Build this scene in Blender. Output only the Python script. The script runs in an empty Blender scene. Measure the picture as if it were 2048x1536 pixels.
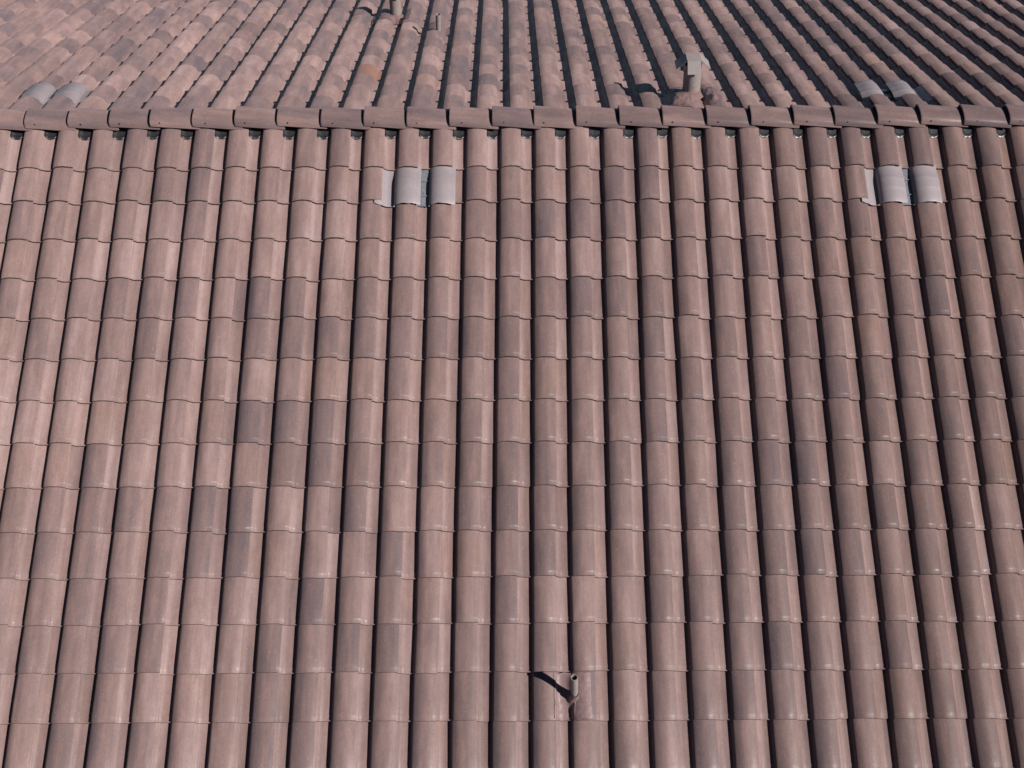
import bpy, math, random
from mathutils import Vector, Matrix, noise

random.seed(11)
SC = bpy.context.scene
COL = SC.collection
Z0 = 6.0                                   # height of the ridge line above the ground

# ------------------------------------------------------------------ camera
PITCH, YAW, ROLL = 0.87864, 0.00841, 0.00258
fwd = Vector((math.cos(PITCH)*math.sin(YAW), math.cos(PITCH)*math.cos(YAW), -math.sin(PITCH)))
rgt = Vector((math.cos(YAW), -math.sin(YAW), 0))
upv = rgt.cross(fwd)
r2 = rgt*math.cos(ROLL) + upv*math.sin(ROLL)
u2 = -rgt*math.sin(ROLL) + upv*math.cos(ROLL)
CAM = Vector((-0.04443, -8.68198, 6.76674 + Z0))
cam_data = bpy.data.cameras.new('camera')
cam = bpy.data.objects.new('camera', cam_data)
COL.objects.link(cam)
m = Matrix((r2, u2, -fwd)).transposed().to_4x4()
m.translation = CAM
cam.matrix_world = m
cam_data.sensor_fit = 'HORIZONTAL'
cam_data.sensor_width = 36.0
cam_data.lens = 36.0*2421.45/2048.0
cam_data.clip_start = 0.1
cam_data.clip_end = 500.0
SC.camera = cam
FPX = 2421.45

def project(P):                             # photo pixel of a point, used to choose which tiles show largest
    d = P - CAM
    z = d.dot(fwd)
    return 1024 + FPX*d.dot(r2)/z, 768 - FPX*d.dot(u2)/z, z

# ------------------------------------------------------------------ world and sun
SUN_EL, SUN_AZ = 40.0, -30.5                # azimuth counter-clockwise from +X
w = bpy.data.worlds.new('World')
SC.world = w
w.use_nodes = True
nt = w.node_tree
nt.nodes.clear()
sky = nt.nodes.new('ShaderNodeTexSky')
sky.sky_type = 'NISHITA'
sky.sun_disc = False
sky.altitude = 2500.0
sky.air_density = 0.4
sky.dust_density = 0.1
sky.sun_elevation = math.radians(SUN_EL)
sky.sun_rotation = math.radians(90.0 - SUN_AZ)
bg = nt.nodes.new('ShaderNodeBackground')
bg.inputs['Strength'].default_value = 0.05
wo = nt.nodes.new('ShaderNodeOutputWorld')
nt.links.new(sky.outputs[0], bg.inputs[0])
nt.links.new(bg.outputs[0], wo.inputs[0])
sd = bpy.data.lights.new('sun', 'SUN')
sd.energy = 5.0
sd.angle = math.radians(0.53)
sd.color = (1.0, 0.965, 0.945)
sun = bpy.data.objects.new('sun', sd)
COL.objects.link(sun)
el, az = math.radians(SUN_EL), math.radians(SUN_AZ)
sdir = Vector((math.cos(el)*math.cos(az), math.cos(el)*math.sin(az), math.sin(el)))
sun.rotation_euler = sdir.to_track_quat('Z', 'Y').to_euler()
sun.location = sdir*30 + Vector((0, 0, Z0))

vs = SC.view_settings
vs.view_transform = 'Standard'
vs.look = 'None'
vs.exposure = 0.90
vs.gamma = 1.0
vs.use_curve_mapping = False

# ------------------------------------------------------------------ small helpers
def tag(o, label=None, cat=None, group=None, kind=None):
    if label: o['label'] = label
    if cat: o['category'] = cat
    if group: o['group'] = group
    if kind: o['kind'] = kind
    return o

def mesh_obj(name, verts, faces, mat, parent=None, smooth=35.0):
    me = bpy.data.meshes.new(name)
    off = Vector((0, 0, 0))
    q = parent
    while q is not None:
        off = off + q.location
        q = q.parent
    me.from_pydata([tuple(Vector(v) - off) for v in verts], [], faces)
    me.validate()
    if smooth:
        me.polygons.foreach_set('use_smooth', [True]*len(me.polygons))
        me.set_sharp_from_angle(angle=math.radians(smooth))
    me.materials.append(mat)
    o = bpy.data.objects.new(name, me)
    COL.objects.link(o)
    if parent is not None: o.parent = parent
    return o

def empty(name, loc):
    o = bpy.data.objects.new(name, None)
    o.empty_display_size = 0.1
    o.location = loc
    COL.objects.link(o)
    return o

def sstep(a, b, x):
    t = min(1.0, max(0.0, (x-a)/(b-a)))
    return t*t*(3-2*t)

def grid_faces(nu, nv):
    return [(i*nv+j, (i+1)*nv+j, (i+1)*nv+j+1, i*nv+j+1) for i in range(nu-1) for j in range(nv-1)]

def thick_sheet(pts, nu, nv, off):
    """pts: nu*nv points; off: vector; closes a sheet of real thickness."""
    n = len(pts)
    v = list(pts) + [p - off for p in pts]
    f = grid_faces(nu, nv)
    f += [tuple(n+i for i in reversed(q)) for q in f]
    ring = [i*nv for i in range(nu)] + [(nu-1)*nv+j for j in range(1, nv)] + [i*nv+nv-1 for i in range(nu-2, -1, -1)] + [j for j in range(nv-2, 0, -1)]
    for a, b in zip(ring, ring[1:]+ring[:1]):
        f.append((a, n+a, n+b, b))
    return v, f

# ------------------------------------------------------------------ materials
ALB = 0.36
def lin(r, g, b):
    def c(x):
        x /= 255.0
        return x/12.92 if x <= 0.04045 else ((x+0.055)/1.055)**2.4
    return (c(r)*ALB, c(g)*ALB, c(b)*ALB, 1.0)          # colours noted as seen, scaled to real reflectance

def N(nt, t, **kw):
    n = nt.nodes.new(t)
    for k, v in kw.items():
        setattr(n, k, v)
    return n

def mathn(nt, op, a, b=None, clamp=False):
    n = N(nt, 'ShaderNodeMath', operation=op, use_clamp=clamp)
    for i, x in enumerate((a, b)):
        if x is None: continue
        if isinstance(x, (int, float)): n.inputs[i].default_value = x
        else: nt.links.new(x, n.inputs[i])
    return n.outputs[0]

def mixc(nt, fac, a, b, mode='MIX'):
    n = N(nt, 'ShaderNodeMix', data_type='RGBA', blend_type=mode)
    n.clamp_factor = True
    for s, x in ((0, fac), (6, a), (7, b)):
        if isinstance(x, (int, float, tuple)): n.inputs[s].default_value = x
        else: nt.links.new(x, n.inputs[s])
    return n.outputs[2]

def noise_at(nt, vec, scale, seed=None, detail=2.0, rough=0.5):
    mul = N(nt, 'ShaderNodeVectorMath', operation='MULTIPLY')
    nt.links.new(vec, mul.inputs[0])
    mul.inputs[1].default_value = scale
    v = mul.outputs[0]
    if seed is not None:
        add = N(nt, 'ShaderNodeVectorMath', operation='ADD')
        nt.links.new(v, add.inputs[0])
        nt.links.new(seed, add.inputs[1])
        v = add.outputs[0]
    n = N(nt, 'ShaderNodeTexNoise')
    n.inputs['Scale'].default_value = 1.0
    n.inputs['Detail'].default_value = detail
    n.inputs['Roughness'].default_value = rough
    nt.links.new(v, n.inputs['Vector'])
    return n.outputs[0]

def maprange(nt, x, a, b, c=0.0, d=1.0, smooth=True):
    n = N(nt, 'ShaderNodeMapRange', interpolation_type='SMOOTHSTEP' if smooth else 'LINEAR')
    nt.links.new(x, n.inputs[0])
    for i, v in zip((1, 2, 3, 4), (a, b, c, d)):
        n.inputs[i].default_value = v
    return n.outputs[0]

PAL = [(0.0, (206, 175, 170)), (0.25, (187, 155, 149)), (0.5, (166, 138, 134)), (0.75, (147, 125, 125)), (1.0, (129, 113, 117))]

def tile_material(name, joined):
    """slurry-coated concrete: (tone, brown, seed) come per tile, from the object colour or from the mesh when joined."""
    mt = bpy.data.materials.new(name)
    mt.use_nodes = True
    nt = mt.node_tree
    L = nt.links
    bs = nt.nodes['Principled BSDF']
    tl = N(nt, 'ShaderNodeAttribute', attribute_name='tl').outputs['Vector']
    if joined:
        rc = N(nt, 'ShaderNodeAttribute', attribute_name='tr').outputs['Color']
    else:
        rc = N(nt, 'ShaderNodeObjectInfo').outputs['Color']
    sp = N(nt, 'ShaderNodeSeparateColor')
    L.new(rc, sp.inputs[0])
    tone, brown, seed = sp.outputs[0], sp.outputs[1], sp.outputs[2]
    sv = N(nt, 'ShaderNodeCombineXYZ')
    s1 = mathn(nt, 'MULTIPLY', seed, 431.0)
    L.new(s1, sv.inputs[0]); L.new(mathn(nt, 'MULTIPLY', seed, 173.0), sv.inputs[1]); L.new(mathn(nt, 'MULTIPLY', seed, 97.0), sv.inputs[2])
    sv = sv.outputs[0]
    sx = N(nt, 'ShaderNodeSeparateXYZ')
    L.new(tl, sx.inputs[0])
    # lengthwise colour bands of the slurry coat shift the tone
    band = noise_at(nt, tl, (11.0, 1.3, 11.0), sv, 2.5, 0.55)
    blot = noise_at(nt, tl, (16.0, 6.0, 16.0), sv, 3.0, 0.6)
    pan = maprange(nt, sx.outputs[0], 0.085, 0.135, 1.0, 0.0)           # the pan is toned paler than the barrel
    t = mathn(nt, 'ADD', tone, mathn(nt, 'MULTIPLY', mathn(nt, 'SUBTRACT', band, 0.5), 0.9))
    t = mathn(nt, 'ADD', t, mathn(nt, 'MULTIPLY', mathn(nt, 'SUBTRACT', blot, 0.5), 0.48))
    t = mathn(nt, 'SUBTRACT', t, mathn(nt, 'MULTIPLY', mathn(nt, 'MULTIPLY', pan, tone), 0.28), clamp=True)
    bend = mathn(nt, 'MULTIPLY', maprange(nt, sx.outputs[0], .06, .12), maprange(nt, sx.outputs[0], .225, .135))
    flash_shade = mathn(nt, 'MULTIPLY', bend, maprange(nt, noise_at(nt, tl, (3.0, 1.5, 3.0), sv, 1.0), 0.3, 0.6, 0.0, 0.30))  # slurry flash plus painted-in shade where the pan rises into the barrel
    t = mathn(nt, 'ADD', mathn(nt, 'SUBTRACT', t, .07), flash_shade, clamp=True)
    cr = N(nt, 'ShaderNodeValToRGB')
    cr.color_ramp.interpolation = 'LINEAR'
    els = cr.color_ramp.elements
    els[0].position, els[0].color = PAL[0][0], lin(*PAL[0][1])
    els[1].position, els[1].color = PAL[-1][0], lin(*PAL[-1][1])
    for p, c in PAL[1:-1]:
        e = els.new(p); e.color = lin(*c)
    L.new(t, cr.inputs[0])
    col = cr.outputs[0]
    # brown wash
    bn = noise_at(nt, tl, (13.0, 2.2, 13.0), sv, 2.0, 0.5)
    bf = mathn(nt, 'MULTIPLY', brown, maprange(nt, bn, 0.3, 0.62, 0.25, 1.0))
    col = mixc(nt, bf, col, mixc(nt, 1.0, col, (1.0, 0.925, 0.80, 1.0), 'MULTIPLY'))
    # very strong brown value = the one bare terracotta tile
    col = mixc(nt, maprange(nt, brown, 1.2, 1.6), col, lin(180, 136, 120))
    # brush streaks, grain, mottling
    st = noise_at(nt, tl, (260.0, 3.0, 260.0), sv, 2.0, 0.6)
    col = mixc(nt, 1.0, col, N_gray(nt, maprange(nt, st, 0.25, 0.75, 0.93, 1.06)), 'MULTIPLY')
    gr = noise_at(nt, tl, (150.0, 150.0, 150.0), sv, 3.0, 0.85)
    col = mixc(nt, 1.0, col, N_gray(nt, maprange(nt, gr, 0.3, 0.7, 0.84, 1.15)), 'MULTIPLY')
    mo = noise_at(nt, tl, (38.0, 22.0, 38.0), sv, 4.0, 0.65)
    col = mixc(nt, 1.0, col, N_gray(nt, maprange(nt, mo, 0.3, 0.7, 0.95, 1.04)), 'MULTIPLY')
    # scattered pale lime specks and dark lichen specks
    spk = noise_at(nt, tl, (95.0, 95.0, 95.0), sv, 0.0)
    col = mixc(nt, maprange(nt, spk, 0.775, 0.83, 0.0, 0.5), col, lin(214, 200, 190))
    spd = noise_at(nt, tl, (70.0, 60.0, 70.0), sv, 1.0)
    col = mixc(nt, maprange(nt, spd, 0.21, 0.15, 0.0, 0.6), col, lin(70, 58, 56))
    # broad fading and run-off that crosses tile joints
    gp = N(nt, 'ShaderNodeNewGeometry').outputs['Position']
    wn = noise_at(nt, gp, (1.7, .55, .55), None, 4.0, 0.6)
    col = mixc(nt, 1.0, col, N_gray(nt, maprange(nt, wn, 0.3, 0.7, 0.91, 1.07)), 'MULTIPLY')
    rn = noise_at(nt, gp, (26.0, 1.1, 1.1), None, 3.0, 0.6)
    col = mixc(nt, maprange(nt, rn, 0.60, 0.78, 0.0, 0.22), col, mixc(nt, 1.0, col, (.74, .72, .74, 1.0), 'MULTIPLY'))
    # bare grimy concrete on the cut nose edge
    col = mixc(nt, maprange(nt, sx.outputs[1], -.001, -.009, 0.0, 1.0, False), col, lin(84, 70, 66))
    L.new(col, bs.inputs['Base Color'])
    L.new(maprange(nt, blot, 0.3, 0.7, 0.34, 0.5), bs.inputs['Roughness'])
    bs.inputs['Specular IOR Level'].default_value = 0.10
    bs.inputs['Diffuse Roughness'].default_value = 0.7
    bp = N(nt, 'ShaderNodeBump')
    bp.inputs['Strength'].default_value = 0.35
    bp.inputs['Distance'].default_value = 0.0012
    hh = mathn(nt, 'ADD', gr, mathn(nt, 'MULTIPLY', mo, 1.6))
    L.new(hh, bp.inputs['Height'])
    L.new(bp.outputs[0], bs.inputs['Normal'])
    return mt

def N_gray(nt, x):
    n = N(nt, 'ShaderNodeCombineColor')
    for i in range(3): nt.links.new(x, n.inputs[i])
    return n.outputs[0]

def simple_material(name, c1, c2, rough, metal=0.0, scale=40.0, bump=0.0, stretch=(1, 1, 1), spec=0.5):
    mt = bpy.data.materials.new(name)
    mt.use_nodes = True
    nt = mt.node_tree
    bs = nt.nodes['Principled BSDF']
    tc = N(nt, 'ShaderNodeTexCoord').outputs['Object']
    n1 = noise_at(nt, tc, tuple(scale*s for s in stretch), None, 4.0, 0.6)
    n2 = noise_at(nt, tc, tuple(scale*9*s for s in stretch), None, 2.0, 0.6)
    col = mixc(nt, maprange(nt, n1, 0.3, 0.7), c1, c2)
    col = mixc(nt, 1.0, col, N_gray(nt, maprange(nt, n2, 0.3, 0.7, 0.93, 1.06)), 'MULTIPLY')
    nt.links.new(col, bs.inputs['Base Color'])
    nt.links.new(maprange(nt, n1, 0.3, 0.7, rough*0.85, min(1.0, rough*1.2)), bs.inputs['Roughness'])
    bs.inputs['Metallic'].default_value = metal
    bs.inputs['Specular IOR Level'].default_value = spec
    if bump:
        bp = N(nt, 'ShaderNodeBump')
        bp.inputs['Strength'].default_value = 0.5
        bp.inputs['Distance'].default_value = bump
        nt.links.new(n1, bp.inputs['Height'])
        nt.links.new(bp.outputs[0], bs.inputs['Normal'])
    return mt

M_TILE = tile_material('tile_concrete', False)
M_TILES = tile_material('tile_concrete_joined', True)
M_FELT = simple_material('roofing_felt', lin(52, 46, 48), lin(38, 34, 36), 0.9, scale=30)
M_PAINT = simple_material('vent_paint', lin(188, 174, 175), lin(177, 163, 164), 0.45, scale=18, bump=0.0006)
M_PIPE = simple_material('pipe_paint', lin(198, 182, 173), lin(176, 161, 153), 0.5, scale=30, bump=0.0006)
M_GALV = simple_material('galvanised_steel', lin(190, 191, 197), lin(152, 154, 162), 0.3, metal=0.25, scale=55)
M_STOP = simple_material('bird_stop_lead', lin(66, 62, 66), lin(44, 41, 44), 0.4, metal=0.2, scale=60, spec=0.45)
M_LEAD = simple_material('painted_lead', lin(174, 142, 138), lin(152, 124, 122), 0.48, scale=26, bump=0.0015, spec=0.3)
M_CAP = simple_material('cap_paint', lin(192, 178, 174), lin(178, 163, 159), 0.45, scale=22, bump=0.0008)
M_NAIL = simple_material('nail_steel', lin(48, 42, 42), lin(70, 55, 48), 0.5, metal=0.5, scale=200)
M_BOOT = simple_material('pipe_sealant', lin(186, 150, 140), lin(150, 116, 108), 0.35, scale=70, bump=0.003)

# ------------------------------------------------------------------ the roof's frame
AL = 0.36378                                # roof pitch, 20.8 degrees
CA, SA = math.cos(AL), math.sin(AL)
W, E, H = 0.30, 0.36107, 0.075              # tile cover width, exposure, barrel height
LEN, STEP, TH = 0.425, 0.0285, 0.0190
STEP_B, TH_B = 0.0200, 0.0140             # the back slope's courses lie flatter
V0, VTOP, X0N, SKN = 5.1694, 0.51475, 0.21994, 0.01537
S0, X0F = 0.82398, -1.57327
XN = X0N - 0.375*W                          # where a front tile's pan begins (column 0)
XF = X0F + 0.27*W                           # seam line of a back-slope tile (column 0)

def P_n(x, v, h=0.0):                       # a point on the front slope: v metres below the ridge, h above the pans
    return Vector((x, -v*CA - h*SA, Z0 - v*SA + h*CA))

def P_f(x, v, h=0.0):
    return Vector((x, v*CA + h*SA, Z0 - v*SA + h*CA))

NN = Vector((0, -SA, CA))
NF = Vector((0, SA, CA))

PROF = [(-0.06, .44), (0.0, .36), (.012, .335), (.03, .315), (.045, .265), (.058, .20), (.10, .095), (.15, .03), (.20, .005), (.26, 0.0), (.325, .008), (.364, .03),
        (.384, .13), (.396, .28), (.406, .42), (.42, .52), (.44, .60), (.48, .71), (.54, .84), (.60, .93), (.66, .98), (.72, 1.0), (.78, .985), (.84, .94), (.90, .865), (.95, .785), (1.0, .69)]

def prof(x):                                # x in tile widths
    x = x % 1.0
    for (a, ha), (b, hb) in zip(PROF[1:], PROF[2:]):
        if a <= x <= b:
            return H*(ha + (hb-ha)*(x-a)/(b-a))
    return 0.0

NOSES_N = {r: V0 - r*E for r in range(-4, 13)}
NOSES_N[13] = VTOP
NOSES_F = {s: S0 + s*E for s in range(-1, 16)}

def col_n(k, v):                            # x of the pan start of column k where the course's nose lies v below the ridge
    return XN + k*W - SKN*v

def surf_n(x, v):                           # height of the tile surface above the pan plane on the front slope
    vn = min(n for n in NOSES_N.values() if n >= v - 1e-6)
    return prof((x - col_n(0, vn))/W) - STEP*(vn - v)/E

def surf_f(x, v):
    c = [n for n in NOSES_F.values() if n >= v - 1e-6]
    vn = min(c)
    return prof((XF - x)/W) - STEP_B*(vn - v)/E

# ------------------------------------------------------------------ the S-tile
YST = [(0.0, -.0056), (.009, -.0048), (.020, -.0038), (.028, -.0027), (.0315, -.0016), (.035, -.0005), (.039, 0.0), (.16, 0.0), (LEN, 0.0)]

def tile_mesh(name, seed, mat, chip=None, STEP=STEP, TH=TH, lip=1.0):
    rnd = random.Random(seed)
    ph = [rnd.uniform(0, 6.28) for _ in range(4)]
    V, F, TL = [], [], []
    n = len(PROF)
    xs = [p[0]*W for p in PROF]
    hs = [p[1]*H for p in PROF]
    ny = len(YST)
    for i in range(n):
        # gentle casting irregularity
        hw = 0.0008*math.sin(9*xs[i]/W + ph[0]) + 0.0006*math.sin(23*xs[i]/W + ph[1])
        nw = 0.0010*math.sin(11*xs[i]/W + ph[2]) + 0.0007*math.sin(31*xs[i]/W + ph[3])
        if chip and abs(xs[i]/W - chip) < 0.035: nw += 0.007
        for y, d in YST:
            yy = y + (nw if y < .05 else 0)
            wedge = hw if y < .2 else 0
            V.append((xs[i], yy, hs[i] + d*lip + wedge - STEP*y/E))
            TL.append((xs[i], yy, hs[i]))
    F += grid_faces(n, ny)
    b = len(V)                              # underside at nose and tail
    for i in range(n):
        V.append((xs[i], V[i*ny][1] - .0036, hs[i] - TH)); TL.append((xs[i], -.02, hs[i]))
        V.append((xs[i], LEN, hs[i] - TH - STEP*LEN/E)); TL.append((xs[i], LEN, hs[i]))
    for i in range(n-1):
        F.append((i*ny, b+2*i, b+2*i+2, (i+1)*ny))                            # nose face
        F.append((b+2*i, b+2*i+1, b+2*i+3, b+2*i+2))                          # underside
    e = n-1                                  # barrel edge over the neighbour's pan
    F.append(tuple([e*ny+j for j in range(ny)] + [b+2*e+1, b+2*e]))
    F = [tuple(reversed(f)) if k >= (n-1)*(ny-1) else tuple(f) for k, f in enumerate(F)]
    me = bpy.data.meshes.new(name)
    me.from_pydata(V, [], F)
    import bmesh
    bm = bmesh.new(); bm.from_mesh(me)
    bmesh.ops.recalc_face_normals(bm, faces=bm.faces)
    if sum(f.normal.z*f.calc_area() for f in bm.faces if f.calc_center_median().y > .05 and abs(f.normal.z) > .3) < -1e9:
        bmesh.ops.reverse_faces(bm, faces=bm.faces)
    bm.to_mesh(me); bm.free()
    me.polygons.foreach_set('use_smooth', [True]*len(me.polygons))
    me.set_sharp_from_angle(angle=math.radians(50))
    a = me.attributes.new('tl', 'FLOAT_VECTOR', 'POINT')
    a.data.foreach_set('vector', [c for t in TL for c in t])
    me.materials.append(mat)
    return me

CHIPS = (None, None, None, None, None, .33, .985)
TMESH_A = [tile_mesh('roof_tile', 3+i, M_TILE, chip=c) for i, c in enumerate(CHIPS)]
TMESH_B = [tile_mesh('roof_tile', 23+i, M_TILE, chip=c, STEP=STEP_B, TH=TH_B, lip=.25) for i, c in enumerate(CHIPS)]

def mat_n(k, vn, dz=0.0, yaw=0.0, slide=0.0, lift=0.0):
    p = P_n(col_n(k, vn), vn + slide, dz)
    base = Matrix((Vector((1, 0, 0)), Vector((0, CA, SA)), NN)).transposed().to_4x4()
    base.translation = p
    return base @ Matrix.Rotation(yaw, 4, 'Z') @ Matrix.Translation((0, LEN, 0)) @ Matrix.Rotation(-lift, 4, 'X') @ Matrix.Translation((0, -LEN, 0))

def mat_f(k, vn, dz=0.0, yaw=0.0, slide=0.0, lift=0.0):
    p = P_f(XF + k*W, vn + slide, dz)
    base = Matrix((Vector((-1, 0, 0)), Vector((0, -CA, SA)), NF)).transposed().to_4x4()
    base.translation = p
    return base @ Matrix.Rotation(yaw, 4, 'Z') @ Matrix.Translation((0, LEN, 0)) @ Matrix.Rotation(-lift, 4, 'X') @ Matrix.Translation((0, -LEN, 0))

# tone of each front tile as the photo shows it (0 pale pink ... 9 dark grey), columns -15..14, courses from the ridge down
TONES = {13: '235566225523322' + '223433437667574', 12: '353566342233365' + '237722222344445', 11: '555336222166655' + '765532224544445',
         10: '232233322253343' + '311144554456555', 9: '545667276055555' + '677633334367456', 8: '262363266656566' + '633734364464364',
         7: '222233223334335' + '444563347464466', 6: '322233287732363' + '354635443646556', 5: '322732324654455' + '646334675346464',
         4: '545564772273347' + '463346436666344', 3: '446446783238433' + '664335674366344', 2: '425555323744427' + '222656433344455',
         1: '424466226466333' + '445344633644455', 0: '233463236634344' + '453446534364455', -1: '333666236633444' + '544364453645455'}

house = empty('house', (0, 0, 0))
tag(house, 'house roofed in pinkish brown curved concrete tiles, its straight ridge crossing the picture', 'house')

def deck(name, pf, v1, x1, label):
    pts = [pf(x, v, h) for h in (-.062, -.085) for (x, v) in ((-x1, 0.0), (x1, 0.0), (x1, v1), (-x1, v1))]
    f = [(0, 1, 2, 3), (7, 6, 5, 4), (0, 4, 5, 1), (1, 5, 6, 2), (2, 6, 7, 3), (3, 7, 4, 0)]
    o = mesh_obj(name, pts, f, M_FELT, house, smooth=0)
    o['label'] = label
    return o

front = deck('roof_slope', P_n, V0 + 4*E, 6.6, 'near roof slope running down from the ridge to the bottom of the picture')
back = deck('roof_slope', P_f, S0 + 15*E, 8.4, 'far roof slope falling away behind the ridge')

VENT_N = {(12, -4), (12, -3), (12, 10), (12, 11)}
VENT_F = set()
def fcol(x): return math.ceil((x - XF)/W - 1e-9)          # back column whose tile covers x (tile k spans XF+(k-1)W .. XF+kW)
VFL = fcol(-4.20) + 1
VFR = fcol(3.47) + 1
for kk in (VFL, VFL-1, VFR, VFR-1): VENT_F.add((0, kk))

tiles_n, tiles_f = [], []
rt = random.Random(5)
for r, vn in NOSES_N.items():
    for k in range(-21, 21):
        if (r, k) in VENT_N: continue
        row = TONES.get(r)
        d = int(row[k+15]) if row and 0 <= k+15 < 30 else rt.choice([2, 2, 3, 3, 4, 4, 5, 6, 6, 7])
        tone = min(1.0, max(0.0, (1.75 + .60*(d + rt.uniform(-.6, .6)) + .6*noise.noise(Vector((k*.22, r*.3, 9.1))))/9.0))
        br = max(0.0, rt.gauss(.12, .15)) + (.35*sstep(5, 13, k) if 1 < r else .2*sstep(4, 12, k))
        if d >= 7: br *= .3
        slip = (.011, .013) if rt.random() < .03 else (0, 0)
        mt = mat_n(k, vn, rt.uniform(-.0015, .002), rt.gauss(0, .0036) + slip[1]*rt.choice((-1, 1)), rt.gauss(0, .0032) + slip[0], max(0, rt.gauss(0, .002)))
        px, py, z = project(P_n(col_n(k, vn)+.55*W, vn-.18, .03))
        tiles_n.append((mt, (tone, min(1.0, br), rt.random(), 1.0), px, py, z))
fx_tone = random.Random(8)
for s, vn in NOSES_F.items():
    for k in range(-27, 28):
        if (s, k) in VENT_F: continue
        g = noise.noise(Vector((k*.35, s*.45, 3.3)))
        d = fx_tone.choice([1, 2, 2, 3, 3, 4, 5, 6, 6, 7, 8]) + 2.0*g
        tone = min(1.0, max(0.0, (1.6 + .58*d)/8.5))
        br = max(0.0, fx_tone.gauss(.14, .18)) + .25*sstep(2, 16, k)
        lift = max(0, fx_tone.gauss(0, .002))
        mx, my, _ = project(P_f(XF + (k-.4)*W, vn - .16, .06))
        if abs(mx-735) < 26 and abs(my-148) < 9.5: br, tone = 1.9, .4
        if abs(mx-1972) < 26 and abs(my-46) < 7: tone = 0.0
        if abs(mx-1988) < 24 and abs(my-10) < 7: lift = .035
        mt = mat_f(k, vn, fx_tone.uniform(-.001, .001), fx_tone.gauss(0, .002), fx_tone.gauss(0, .0025), lift)
        tiles_f.append((mt, (tone, min(1.0, br) if br < 1.5 else br, fx_tone.random(), 1.0), mx, my, CAM.z))

def lay(tiles, parent, size_key, TMESH):
    inview = [t for t in tiles if -20 < t[2] < 2068 and -10 < t[3] < 1560]
    rest = [t for t in tiles if not (-20 < t[2] < 2068 and -10 < t[3] < 1560)]
    inview.sort(key=size_key)
    single, more = inview[:300], inview[300:]
    rr = random.Random(2)
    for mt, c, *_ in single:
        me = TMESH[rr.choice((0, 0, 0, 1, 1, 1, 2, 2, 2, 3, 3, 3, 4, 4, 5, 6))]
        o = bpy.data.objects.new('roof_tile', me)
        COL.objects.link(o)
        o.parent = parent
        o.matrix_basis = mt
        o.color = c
    V, F, TL, TR = [], [], [], []
    base = []
    for me in TMESH[:5]:
        tl = [tuple(d.vector) for d in me.attributes['tl'].data]
        base.append(([v.co.copy() for v in me.vertices], [tuple(p.vertices) for p in me.polygons], tl))
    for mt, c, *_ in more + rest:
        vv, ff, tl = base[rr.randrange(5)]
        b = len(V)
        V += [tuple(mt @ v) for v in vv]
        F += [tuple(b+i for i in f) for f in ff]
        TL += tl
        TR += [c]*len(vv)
    me = bpy.data.meshes.new('roof_tiles')
    me.from_pydata(V, [], F)
    me.polygons.foreach_set('use_smooth', [True]*len(me.polygons))
    me.set_sharp_from_angle(angle=math.radians(50))
    a = me.attributes.new('tl', 'FLOAT_VECTOR', 'POINT')
    a.data.foreach_set('vector', [x for t in TL for x in t])
    a = me.attributes.new('tr', 'FLOAT_COLOR', 'POINT')
    a.data.foreach_set('color', [x for t in TR for x in t])
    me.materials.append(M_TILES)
    o = bpy.data.objects.new('roof_tiles', me)
    COL.objects.link(o)
    o.parent = parent
    tag(o, kind='stuff')

lay(tiles_n, front, lambda t: -t[3], TMESH_A)
lay(tiles_f, back, lambda t: -t[3], TMESH_B)

# ------------------------------------------------------------------ ridge
ridge_batten = [Vector((x, y, Z0 + z)) for x in (-8.3, 8.3) for (y, z) in ((-.03, -.07), (.03, -.07), (.03, .03), (-.03, .03))]
ridge = mesh_obj('ridge', ridge_batten, [(0, 1, 5, 4), (1, 2, 6, 5), (2, 3, 7, 6), (3, 0, 4, 7), (0, 3, 2, 1), (4, 5, 6, 7)], M_FELT, house, smooth=0)
ridge['label'] = 'row of overlapping half-round ridge tiles along the roof crest'

JX = [58, 143, 225, 306, 390, 474, 558, 645, 730, 815, 900, 985, 1068, 1152, 1238, 1324, 1412, 1500, 1585, 1667, 1752, 1838, 1924, 2015]
RX = [(x - 1019.5)/226.4 for x in JX]
RX = [RX[0] - .373*i for i in range(9, 0, -1)] + RX + [RX[-1] + .373*i for i in range(1, 9)]

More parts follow.
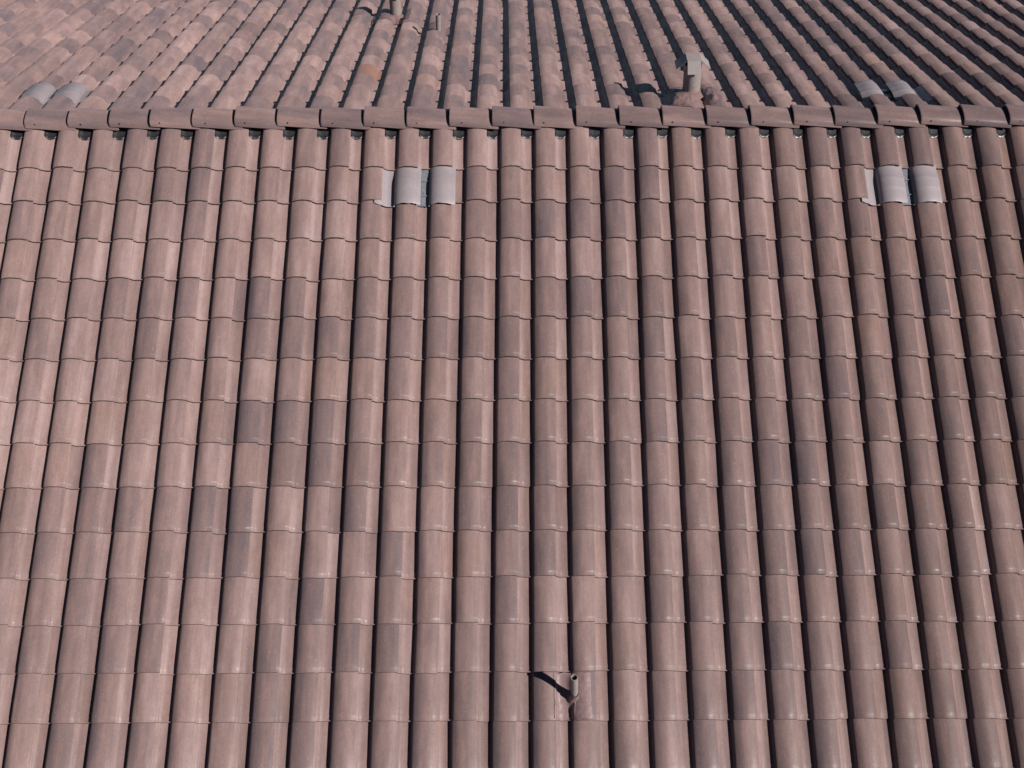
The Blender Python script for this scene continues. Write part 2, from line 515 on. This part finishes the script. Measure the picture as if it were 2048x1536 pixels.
def ridge_tile_mesh(name, seed):
    rnd = random.Random(seed)
    L_, hw, top, bot, th, tilt = .432, .118, .065, -.006, .018, .042
    na = 15
    xs = [0.0, .004, .014, .2, L_-.01, L_]
    dr = [-.008, -.003, 0, 0, 0, -.004]
    V, F, TL = [], [], []
    def arc(i, shrink):
        a = math.pi*(i/(na-1))
        c, s = math.cos(a), math.sin(a)
        y = -math.copysign(abs(c)**.9, c)*(hw - shrink)
        z = bot + (top-bot-shrink)*abs(s)**.75
        return y, z
    for ix, x in enumerate(xs):
        for i in range(na):
            y, z = arc(i, -dr[ix]*.6)
            y *= 1 + .035*(1 - x/L_)
            V.append((x, y, z + tilt*(1 - x/L_) - tilt*.16))
            TL.append((i*.02 + seed*.37, x, z))
    F += [(a, d, c, b) for a, b, c, d in grid_faces(len(xs), na)]
    b = len(V)
    for x in (0.001, L_):
        for i in range(na):
            y, z = arc(i, th)
            y *= 1 + .035*(1 - x/L_)
            V.append((x, y, z - (.004 if i in (0, na-1) else 0) + tilt*(1 - x/L_) - tilt*.16))
            TL.append((i*.02 + seed*.37, x, z))
    nx = len(xs)
    for i in range(na-1):
        F.append((i, b+i, b+i+1, i+1))
        F.append((b+i, b+na+i, b+na+i+1, b+i+1))
        q = (nx-1)*na
        F.append((q+i, q+i+1, b+na+i+1, b+na+i))
    F.append(tuple([j*na for j in range(nx)] + [b+na, b]))
    F.append(tuple(reversed([j*na+na-1 for j in range(nx)] + [b+2*na-1, b+na-1])))
    me = bpy.data.meshes.new(name)
    me.from_pydata(V, [], F)
    import bmesh
    bm = bmesh.new(); bm.from_mesh(me)
    bmesh.ops.recalc_face_normals(bm, faces=bm.faces)
    bm.to_mesh(me); bm.free()
    me.polygons.foreach_set('use_smooth', [True]*len(me.polygons))
    me.set_sharp_from_angle(angle=math.radians(42))
    a = me.attributes.new('tl', 'FLOAT_VECTOR', 'POINT')
    a.data.foreach_set('vector', [c for t in TL for c in t])
    me.materials.append(M_TILE)
    return me

RM = [ridge_tile_mesh('ridge_tile', i) for i in range(3)]
def disc(c, n, rad, h, seg=8):
    t = n.orthogonal().normalized(); u = n.cross(t)
    V, F = [], []
    for k in (0, 1):
        for i in range(seg):
            a = 2*math.pi*i/seg
            V.append(c + n*(h*k) + (t*math.cos(a) + u*math.sin(a))*rad*(1 - .25*k))
    F = [(i, (i+1) % seg, seg+(i+1) % seg, seg+i) for i in range(seg)] + [tuple(seg+i for i in range(seg))]
    return V, F

nailV, nailF = disc(Vector((0, 0, 0)), Vector((0, 0, 1)), .0075, .004)
nail_me = bpy.data.meshes.new('nail')
nail_me.from_pydata([tuple(v) for v in nailV], [], nailF)
nail_me.materials.append(M_NAIL)
rg = random.Random(21)
for i, x in enumerate(RX):
    o = bpy.data.objects.new('ridge_tile', RM[i % 3])
    COL.objects.link(o)
    o.parent = ridge
    dzr = rg.uniform(-.004, .005) + .010*noise.noise(Vector((x*.55, 2.7, .3)))
    o.matrix_basis = Matrix.Translation((x, -.03 + rg.uniform(-.003, .003), Z0 + dzr)) @ Matrix.Rotation(rg.gauss(0, .006), 4, 'Z') @ Matrix.Rotation(rg.gauss(0, .012), 4, 'X')
    o.color = (.66 + rg.uniform(-.12, .12), .02 + rg.uniform(0, .1), rg.random(), 1.0)
    n = bpy.data.objects.new('nail', nail_me)
    COL.objects.link(n)
    n.parent = ridge
    nx = rg.uniform(.085, .115)
    nn = Vector((0, -.86, .51)).normalized()
    rot = nn.to_track_quat('Z', 'Y').to_matrix().to_4x4()
    pos = Vector((x + nx, -.03 - .1095*(1 + .035*(1-nx/.432)), Z0 + .0286 + .042*(1-nx/.432) - .0067 + dzr))
    n.matrix_basis = Matrix.Translation(pos) @ rot

# dented lead bird stops that plug each pan under the ridge tiles
def bird_stop_mesh(seed):
    rnd = random.Random(seed)
    V = []
    nu, nv = 13, 7
    for i in range(nu):
        u = i/(nu-1)
        x = (-.03 + .40*u)*W
        reach = (.082 + rnd.uniform(-.003, .003))*math.sqrt(max(0.0, 1 - abs(2*u-1)**3.0)) + .004
        for j in range(nv):
            t = j/(nv-1)
            y = .395 - reach*t
            z = max(prof(x/W if x > 0 else .0001), 0) - STEP*y/E + .006
            z += .012*(1-t)*math.sin(math.pi*u)                   # dished up towards the ridge
            if j == nv-2: z += .006
            z += rnd.uniform(-.0006, .0006)
            V.append(Vector((x, y, z)))
    v, f = thick_sheet(V, nu, nv, Vector((0, 0, .003)))
    me = bpy.data.meshes.new('bird_stop')
    me.from_pydata([tuple(p) for p in v], [], f)
    me.polygons.foreach_set('use_smooth', [True]*len(me.polygons))
    me.set_sharp_from_angle(angle=math.radians(60))
    me.materials.append(M_STOP)
    return me
BS = [bird_stop_mesh(i) for i in range(3)]
for i, k in enumerate(range(-18, 18)):
    o = bpy.data.objects.new('bird_stop', BS[i % 3])
    COL.objects.link(o)
    o.parent = ridge
    o.matrix_basis = mat_n(k, VTOP, .001, 0, rg.uniform(-.006, .006))

# ------------------------------------------------------------------ tile-shaped metal roof vents
def roof_vent(place, loc, label, crimps, seed, group):
    """two metal barrels with a painted side pan and a bare steel pan between; place(x, y, h) puts tile-local metres in the world."""
    rnd = random.Random(seed)
    root = empty('roof_vent', loc)
    tag(root, label, 'roof vent', group)
    n_off = place(0, 0, .0022) - place(0, 0, 0)
    ysn = [-.046, -.036, 0.0, .05, .1, .1045, .109, .16, .1995, .204, .2085, .26, .30, .345]
    for q in (0, 1):
        xs = [.345, .352, .37, .40, .44, .49, .56, .64, .72, .80, .88, .95, 1.00, 1.07, 1.115]
        hs = [.10, .30, .46, .62, .77, .90, 1.02, 1.09, 1.11, 1.08, 1.01, .92, .83, .75, .66]
        pts = []
        for x, h in zip(xs, hs):
            jag = rnd.uniform(-.004, .004)
            for y in ysn:
                hh = h*H + .004 - STEP*max(0, y)/E*.9
                hh -= .021*sstep(.16, .315, y)
                if crimps and y in (.1045, .204): hh += .0009
                if y == -.046: hh -= .002
                yy = y + (jag if y < -.03 else 0)
                pts.append(place((x+q)*W, yy, hh))
        v, f = thick_sheet(pts, len(xs), len(ysn), n_off)
        mesh_obj('vent_barrel', v, f, M_PAINT, root, smooth=28)
    # painted side pan on the left, its corner poking out below the neighbouring tile
    xs = [-.20, -.10, -.02, .06, .12, .18, .25, .32, .37]
    hs = [.80, .74, .60, .30, .14, .06, .03, .03, .05]
    ysn = [-.044, -.02, .0, .1, .2, .3, .34]
    pts = [place(x*W, y + (.012 if (x < -.15 and y < -.03) else 0), h*H - STEP*max(0, y)/E) for x, h in zip(xs, hs) for y in ysn]
    v, f = thick_sheet(pts, len(xs), len(ysn), n_off)
    mesh_obj('side_pan', v, f, M_PAINT, root)
    # bare galvanised pan between the barrels with pressed bars
    xs = [.90, 1.02, 1.10, 1.2, 1.3, 1.39]
    hs = [.08, .05, .04, .04, .04, .05]
    ysn = [-.04, .0, .1, .2, .3, .34]
    pts = [place(x*W, y, h*H - STEP*max(0, y)/E) for x, h in zip(xs, hs) for y in ysn]
    v, f = thick_sheet(pts, len(xs), len(ysn), n_off)
    pan = mesh_obj('steel_pan', v, f, M_GALV, root)
    for yb in (.06, .21):
        pts = [place(x*W, yb + dy, .04*H + .003 + hz - STEP*yb/E) for x in (.98, 1.1, 1.2, 1.38) for dy, hz in ((-.007, 0), (-.003, .009), (.003, .009), (.007, 0))]
        v, f = thick_sheet(pts, 4, 4, n_off*.5)
        b = mesh_obj('louver_bar', v, f, M_GALV, root)
    return root

def place_n(k, vn):
    x0 = col_n(k, vn)
    return lambda x, y, h: P_n(x0 + x, vn - y, h)

def place_f(k, vn):
    return lambda x, y, h: P_f(XF + k*W - x, vn - y, h)

v12 = NOSES_N[12]
GV = 'tile-shaped metal roof vents'
roof_vent(place_n(-4, v12), P_n(col_n(-4, v12), v12, 0), 'smooth pale grey metal roof vent on the near slope, left of centre', False, 1, GV)
roof_vent(place_n(10, v12), P_n(col_n(10, v12), v12, 0), 'creased pale grey metal roof vent on the near slope, at right', True, 2, GV)
roof_vent(place_f(VFL, S0), P_f(XF + VFL*W, S0, 0), 'pale grey metal roof vent behind the ridge at the far left of the picture', False, 3, GV)
roof_vent(place_f(VFR, S0), P_f(XF + VFR*W, S0, 0), 'pale grey metal roof vent behind the ridge, right of the capped flue', True, 4, GV)

# ------------------------------------------------------------------ pipes, flues and their lead flashings
def tube(base, top, ro, ri, seg=28, lip=True):
    ax = (top - base).normalized()
    t = ax.orthogonal().normalized(); u = ax.cross(t)
    V, F = [], []
    rings = [(base, ro), (base.lerp(top, .5), ro*1.002), (top, ro), (top, ri), (top - ax*.16, ri)]
    for c, r in rings:
        for i in range(seg):
            a = 2*math.pi*i/seg
            V.append(c + (t*math.cos(a) + u*math.sin(a))*r)
    for k in range(len(rings)-1):
        F += [(k*seg+i, k*seg+(i+1) % seg, (k+1)*seg+(i+1) % seg, (k+1)*seg+i) for i in range(seg)]
    F.append(tuple((len(rings)-1)*seg+i for i in range(seg)))
    return V, F

def boot(base, axis, r0, r1, h, seed, seg=30, nh=7):
    t = axis.orthogonal().normalized(); u = axis.cross(t)
    V, F = [], []
    for k in range(nh):
        q = k/(nh-1)
        r = r1 + (r0-r1)*(1-q)**2.2
        for i in range(seg):
            a = 2*math.pi*i/seg
            p = Vector((math.cos(a)*3, math.sin(a)*3, q*3 + seed))
            rr = r*(1 + .10*noise.noise(p)*(1-q*.5)) + .003*noise.noise(p*3.1)
            V.append(base + axis*(q*h) + (t*math.cos(a) + u*math.sin(a))*rr)
    for k in range(nh-1):
        F += [(k*seg+i, k*seg+(i+1) % seg, (k+1)*seg+(i+1) % seg, (k+1)*seg+i) for i in range(seg)]
    return V, F

def flashing(pf, surf, x0, x1, v0, v1, fill, seed, nu=48, nv=40, amp=.003):
    """lead sheet dressed over the tiles: follows their surface, lifted by fill(x, v), with dents."""
    pts = []
    for i in range(nu):
        x = x0 + (x1-x0)*i/(nu-1)
        for j in range(nv):
            v = v0 + (v1-v0)*j/(nv-1)
            ed = min(i, nu-1-i, j, nv-1-j)
            wob = .006*noise.noise(Vector((x*14, v*14, seed)))
            xx = x + (wob if 0 < j < nv-1 else 0)
            vv = v + (.008*noise.noise(Vector((x*19, seed, 4.2))) if j in (0, nv-1) else 0)
            s = surf(xx, v)
            f = fill(xx, v)
            h = math.log(math.exp(120*s) + math.exp(120*f))/120 if f > -.5 else s
            h = max(h, s) + .004
            h += amp*(noise.noise(Vector((x*26, v*20, seed))) + .8*(abs(noise.noise(Vector((x*38, v*30, seed+7)))) - .3) + .4*noise.noise(Vector((x*80, v*60, seed))))*min(1, ed/3) + amp*.8
            pts.append(pf(xx, vv, h))
    n_off = (pf(0, 1, .002) - pf(0, 1, 0))
    return thick_sheet(pts, nu, nv, n_off)

# vent pipe low on the front slope
NB = Vector((.4676, -4.68, Z0 - 1.7497))
pipe = empty('vent_pipe', NB)
tag(pipe, 'short open grey vent pipe rising from dented lead on the near slope', 'pipe', 'plumbing vent pipes')
vN = 4.995
def fill_a(x, v):
    y = NOSES_N[0] - v
    if .02 < y < .17:                       # pinched folds below the pipe
        d = abs(x - .462 - .12*(y-.09))
        if d < .016: return .052*(1 - d/.016)*sstep(.02, .06, y) - .012
    return .050*math.exp(-((x-.470)/.040)**2)*sstep(.035, .15, y)*(1 - .75*sstep(.29, .345, y)) - .03*(1 - sstep(.02, .12, y)) - .006
xk = col_n(1, V0)
v_, f_ = flashing(P_n, surf_n, xk - .012, xk + .87*W, V0 - .016, V0 - E + .012, fill_a, 5.1, amp=.0018)
mesh_obj('flashing', v_, f_, M_LEAD, pipe, smooth=60)
ptop = NB + Vector((-.016, 0, .318))
v_, f_ = boot(NB + Vector((0, 0, -.02)), Vector((-.04, -.1, 1)).normalized(), .056, .0285, .085, 2.0)
mesh_obj('boot', v_, f_, M_LEAD, pipe, smooth=60)
v_, f_ = tube(NB - Vector((0, 0, .05)), ptop, .0258, .0215)
mesh_obj('pipe', v_, f_, M_PIPE, pipe)

# vent pipe on the back slope
FB = Vector((-.7682, 2.823, Z0 - 1.0427))
pipe2 = empty('vent_pipe', FB)
tag(pipe2, 'slim grey vent pipe standing on the far slope, left of the capped flue', 'pipe', 'plumbing vent pipes')
vP = 2.823/CA
sP = min(n for n in NOSES_F.values() if n > vP - .02)
v_, f_ = flashing(P_f, surf_f, -.90, -.62, sP - E + .012, sP - .012, lambda x, v: .035*math.exp(-((x+.768)/.05)**2 - ((v-vP)/.09)**2) - .03, 9.4, 36, 30, amp=.0016)
mesh_obj('flashing', v_, f_, M_LEAD, pipe2, smooth=60)
v_, f_ = boot(FB - Vector((0, 0, .03)), Vector((0, 0, 1)), .05, .031, .07, 4.0)
mesh_obj('boot', v_, f_, M_LEAD, pipe2, smooth=60)
v_, f_ = tube(FB - Vector((0, 0, .06)), FB + Vector((.006, 0, .236)), .0275, .0225)
mesh_obj('pipe', v_, f_, M_PIPE, pipe2)

def flue(B, height, rad, half, flap, label, seed, lean, sheet, boot_h, yawc):
    root = empty('capped_flue', B)
    tag(root, label, 'flue', 'capped flues on the far slope')
    top = B + Vector((lean, 0, height))
    v_, f_ = sheet
    mesh_obj('flashing', v_, f_, M_LEAD, root, smooth=60)
    v_, f_ = boot(B + Vector((lean*.05, 0, -.03)), Vector((lean/height, 0, 1)).normalized(), rad*1.42, rad*1.04, boot_h, seed)
    mesh_obj('collar', v_, f_, M_BOOT, root, smooth=60)
    v_, f_ = tube(B - Vector((0, 0, .1)), B.lerp(top, .86), rad, rad*.95, 36)
    pp = mesh_obj('pipe', v_, f_, M_PIPE, root)
    bb = B.lerp(top, .2)
    v_, f_ = tube(bb - Vector((0, 0, .004)), bb + Vector((0, 0, .004)), rad*1.018, rad*1.0, 36)
    mesh_obj('seam', v_[:36*4], f_[:36*3], M_PIPE, pp)
    # cap: square lid with four flaps bent down and outwards
    ct, st = math.cos(yawc), math.sin(yawc)
    def pc(x, y, z): return top + Vector((x*ct - y*st, x*st + y*ct, z))
    th = Vector((0, 0, .0022))
    lid = [pc(x, y, .004*(abs(x)+abs(y) < half*.2)) for x in (-half, 0, half) for y in (-half, 0, half)]
    v_, f_ = thick_sheet(lid, 3, 3, th)
    capo = mesh_obj('cap', v_, f_, M_CAP, root, smooth=20)
    for q, (dx, dy) in enumerate(((1, 0), (-1, 0), (0, 1), (0, -1))):
        tx, ty = -dy, dx
        drop = flap*(.70 if dx else .86)
        out = flap*(.72 if dx else .42)
        ins = .97
        pts = []
        for a in (-1, 0, 1):
            for b in (0, .5, 1):
                wv = half*ins*(1 - .06*b)
                pts.append(pc(dx*half + dx*out*b + tx*a*wv, dy*half + dy*out*b + ty*a*wv, -.001 - drop*b - .004*b*(1-b)))
        n = Vector((dx*drop, dy*drop, out)).normalized()
        n = Vector((n.x*ct - n.y*st, n.x*st + n.y*ct, n.z))
        v_, f_ = thick_sheet(pts, 3, 3, n*.002)
        mesh_obj('flap', v_, f_, M_CAP, capo, smooth=20)
    return root

B1 = Vector((1.6785, .4709, Z0 - .1151))
def fill_b(x, v):
    a = .118*math.exp(-((x-1.60)/.15)**4 - ((v-.36)/.20)**2)
    b = .105*math.exp(-((x-1.86)/.065)**2 - ((v-.36)/.15)**2)
    c = .10*math.exp(-((x-1.68)/.09)**2 - ((v-.50)/.09)**2)
    return max(a, b, c) - .012
sh1 = flashing(P_f, surf_f, 1.40, 1.95, .12, .70, fill_b, 1.7, 64, 56, amp=.007)
flue(B1, .418, .080, .064, .125, 'pale grey capped flue in a crumpled lead skirt just behind the ridge', 3.0, -.03, sh1, .11, .06)

B2 = Vector((-1.30, 3.62, Z0 - 3.62/CA*SA + .03))
vB2 = 3.62/CA
sh2 = flashing(P_f, surf_f, -1.56, -1.13, vB2 - .33, vB2 + .16, lambda x, v: .075*math.exp(-((x+1.30)/.1)**2 - ((v-vB2+.03)/.11)**2) - .01, 7.7, 40, 40, amp=.002)
flue(B2, .36, .066, .05, .10, 'grey flue at the very top of the picture, its cap cut off by the frame', 6.0, .0, sh2, .07, .1)

print('tiles', len(tiles_n), len(tiles_f))
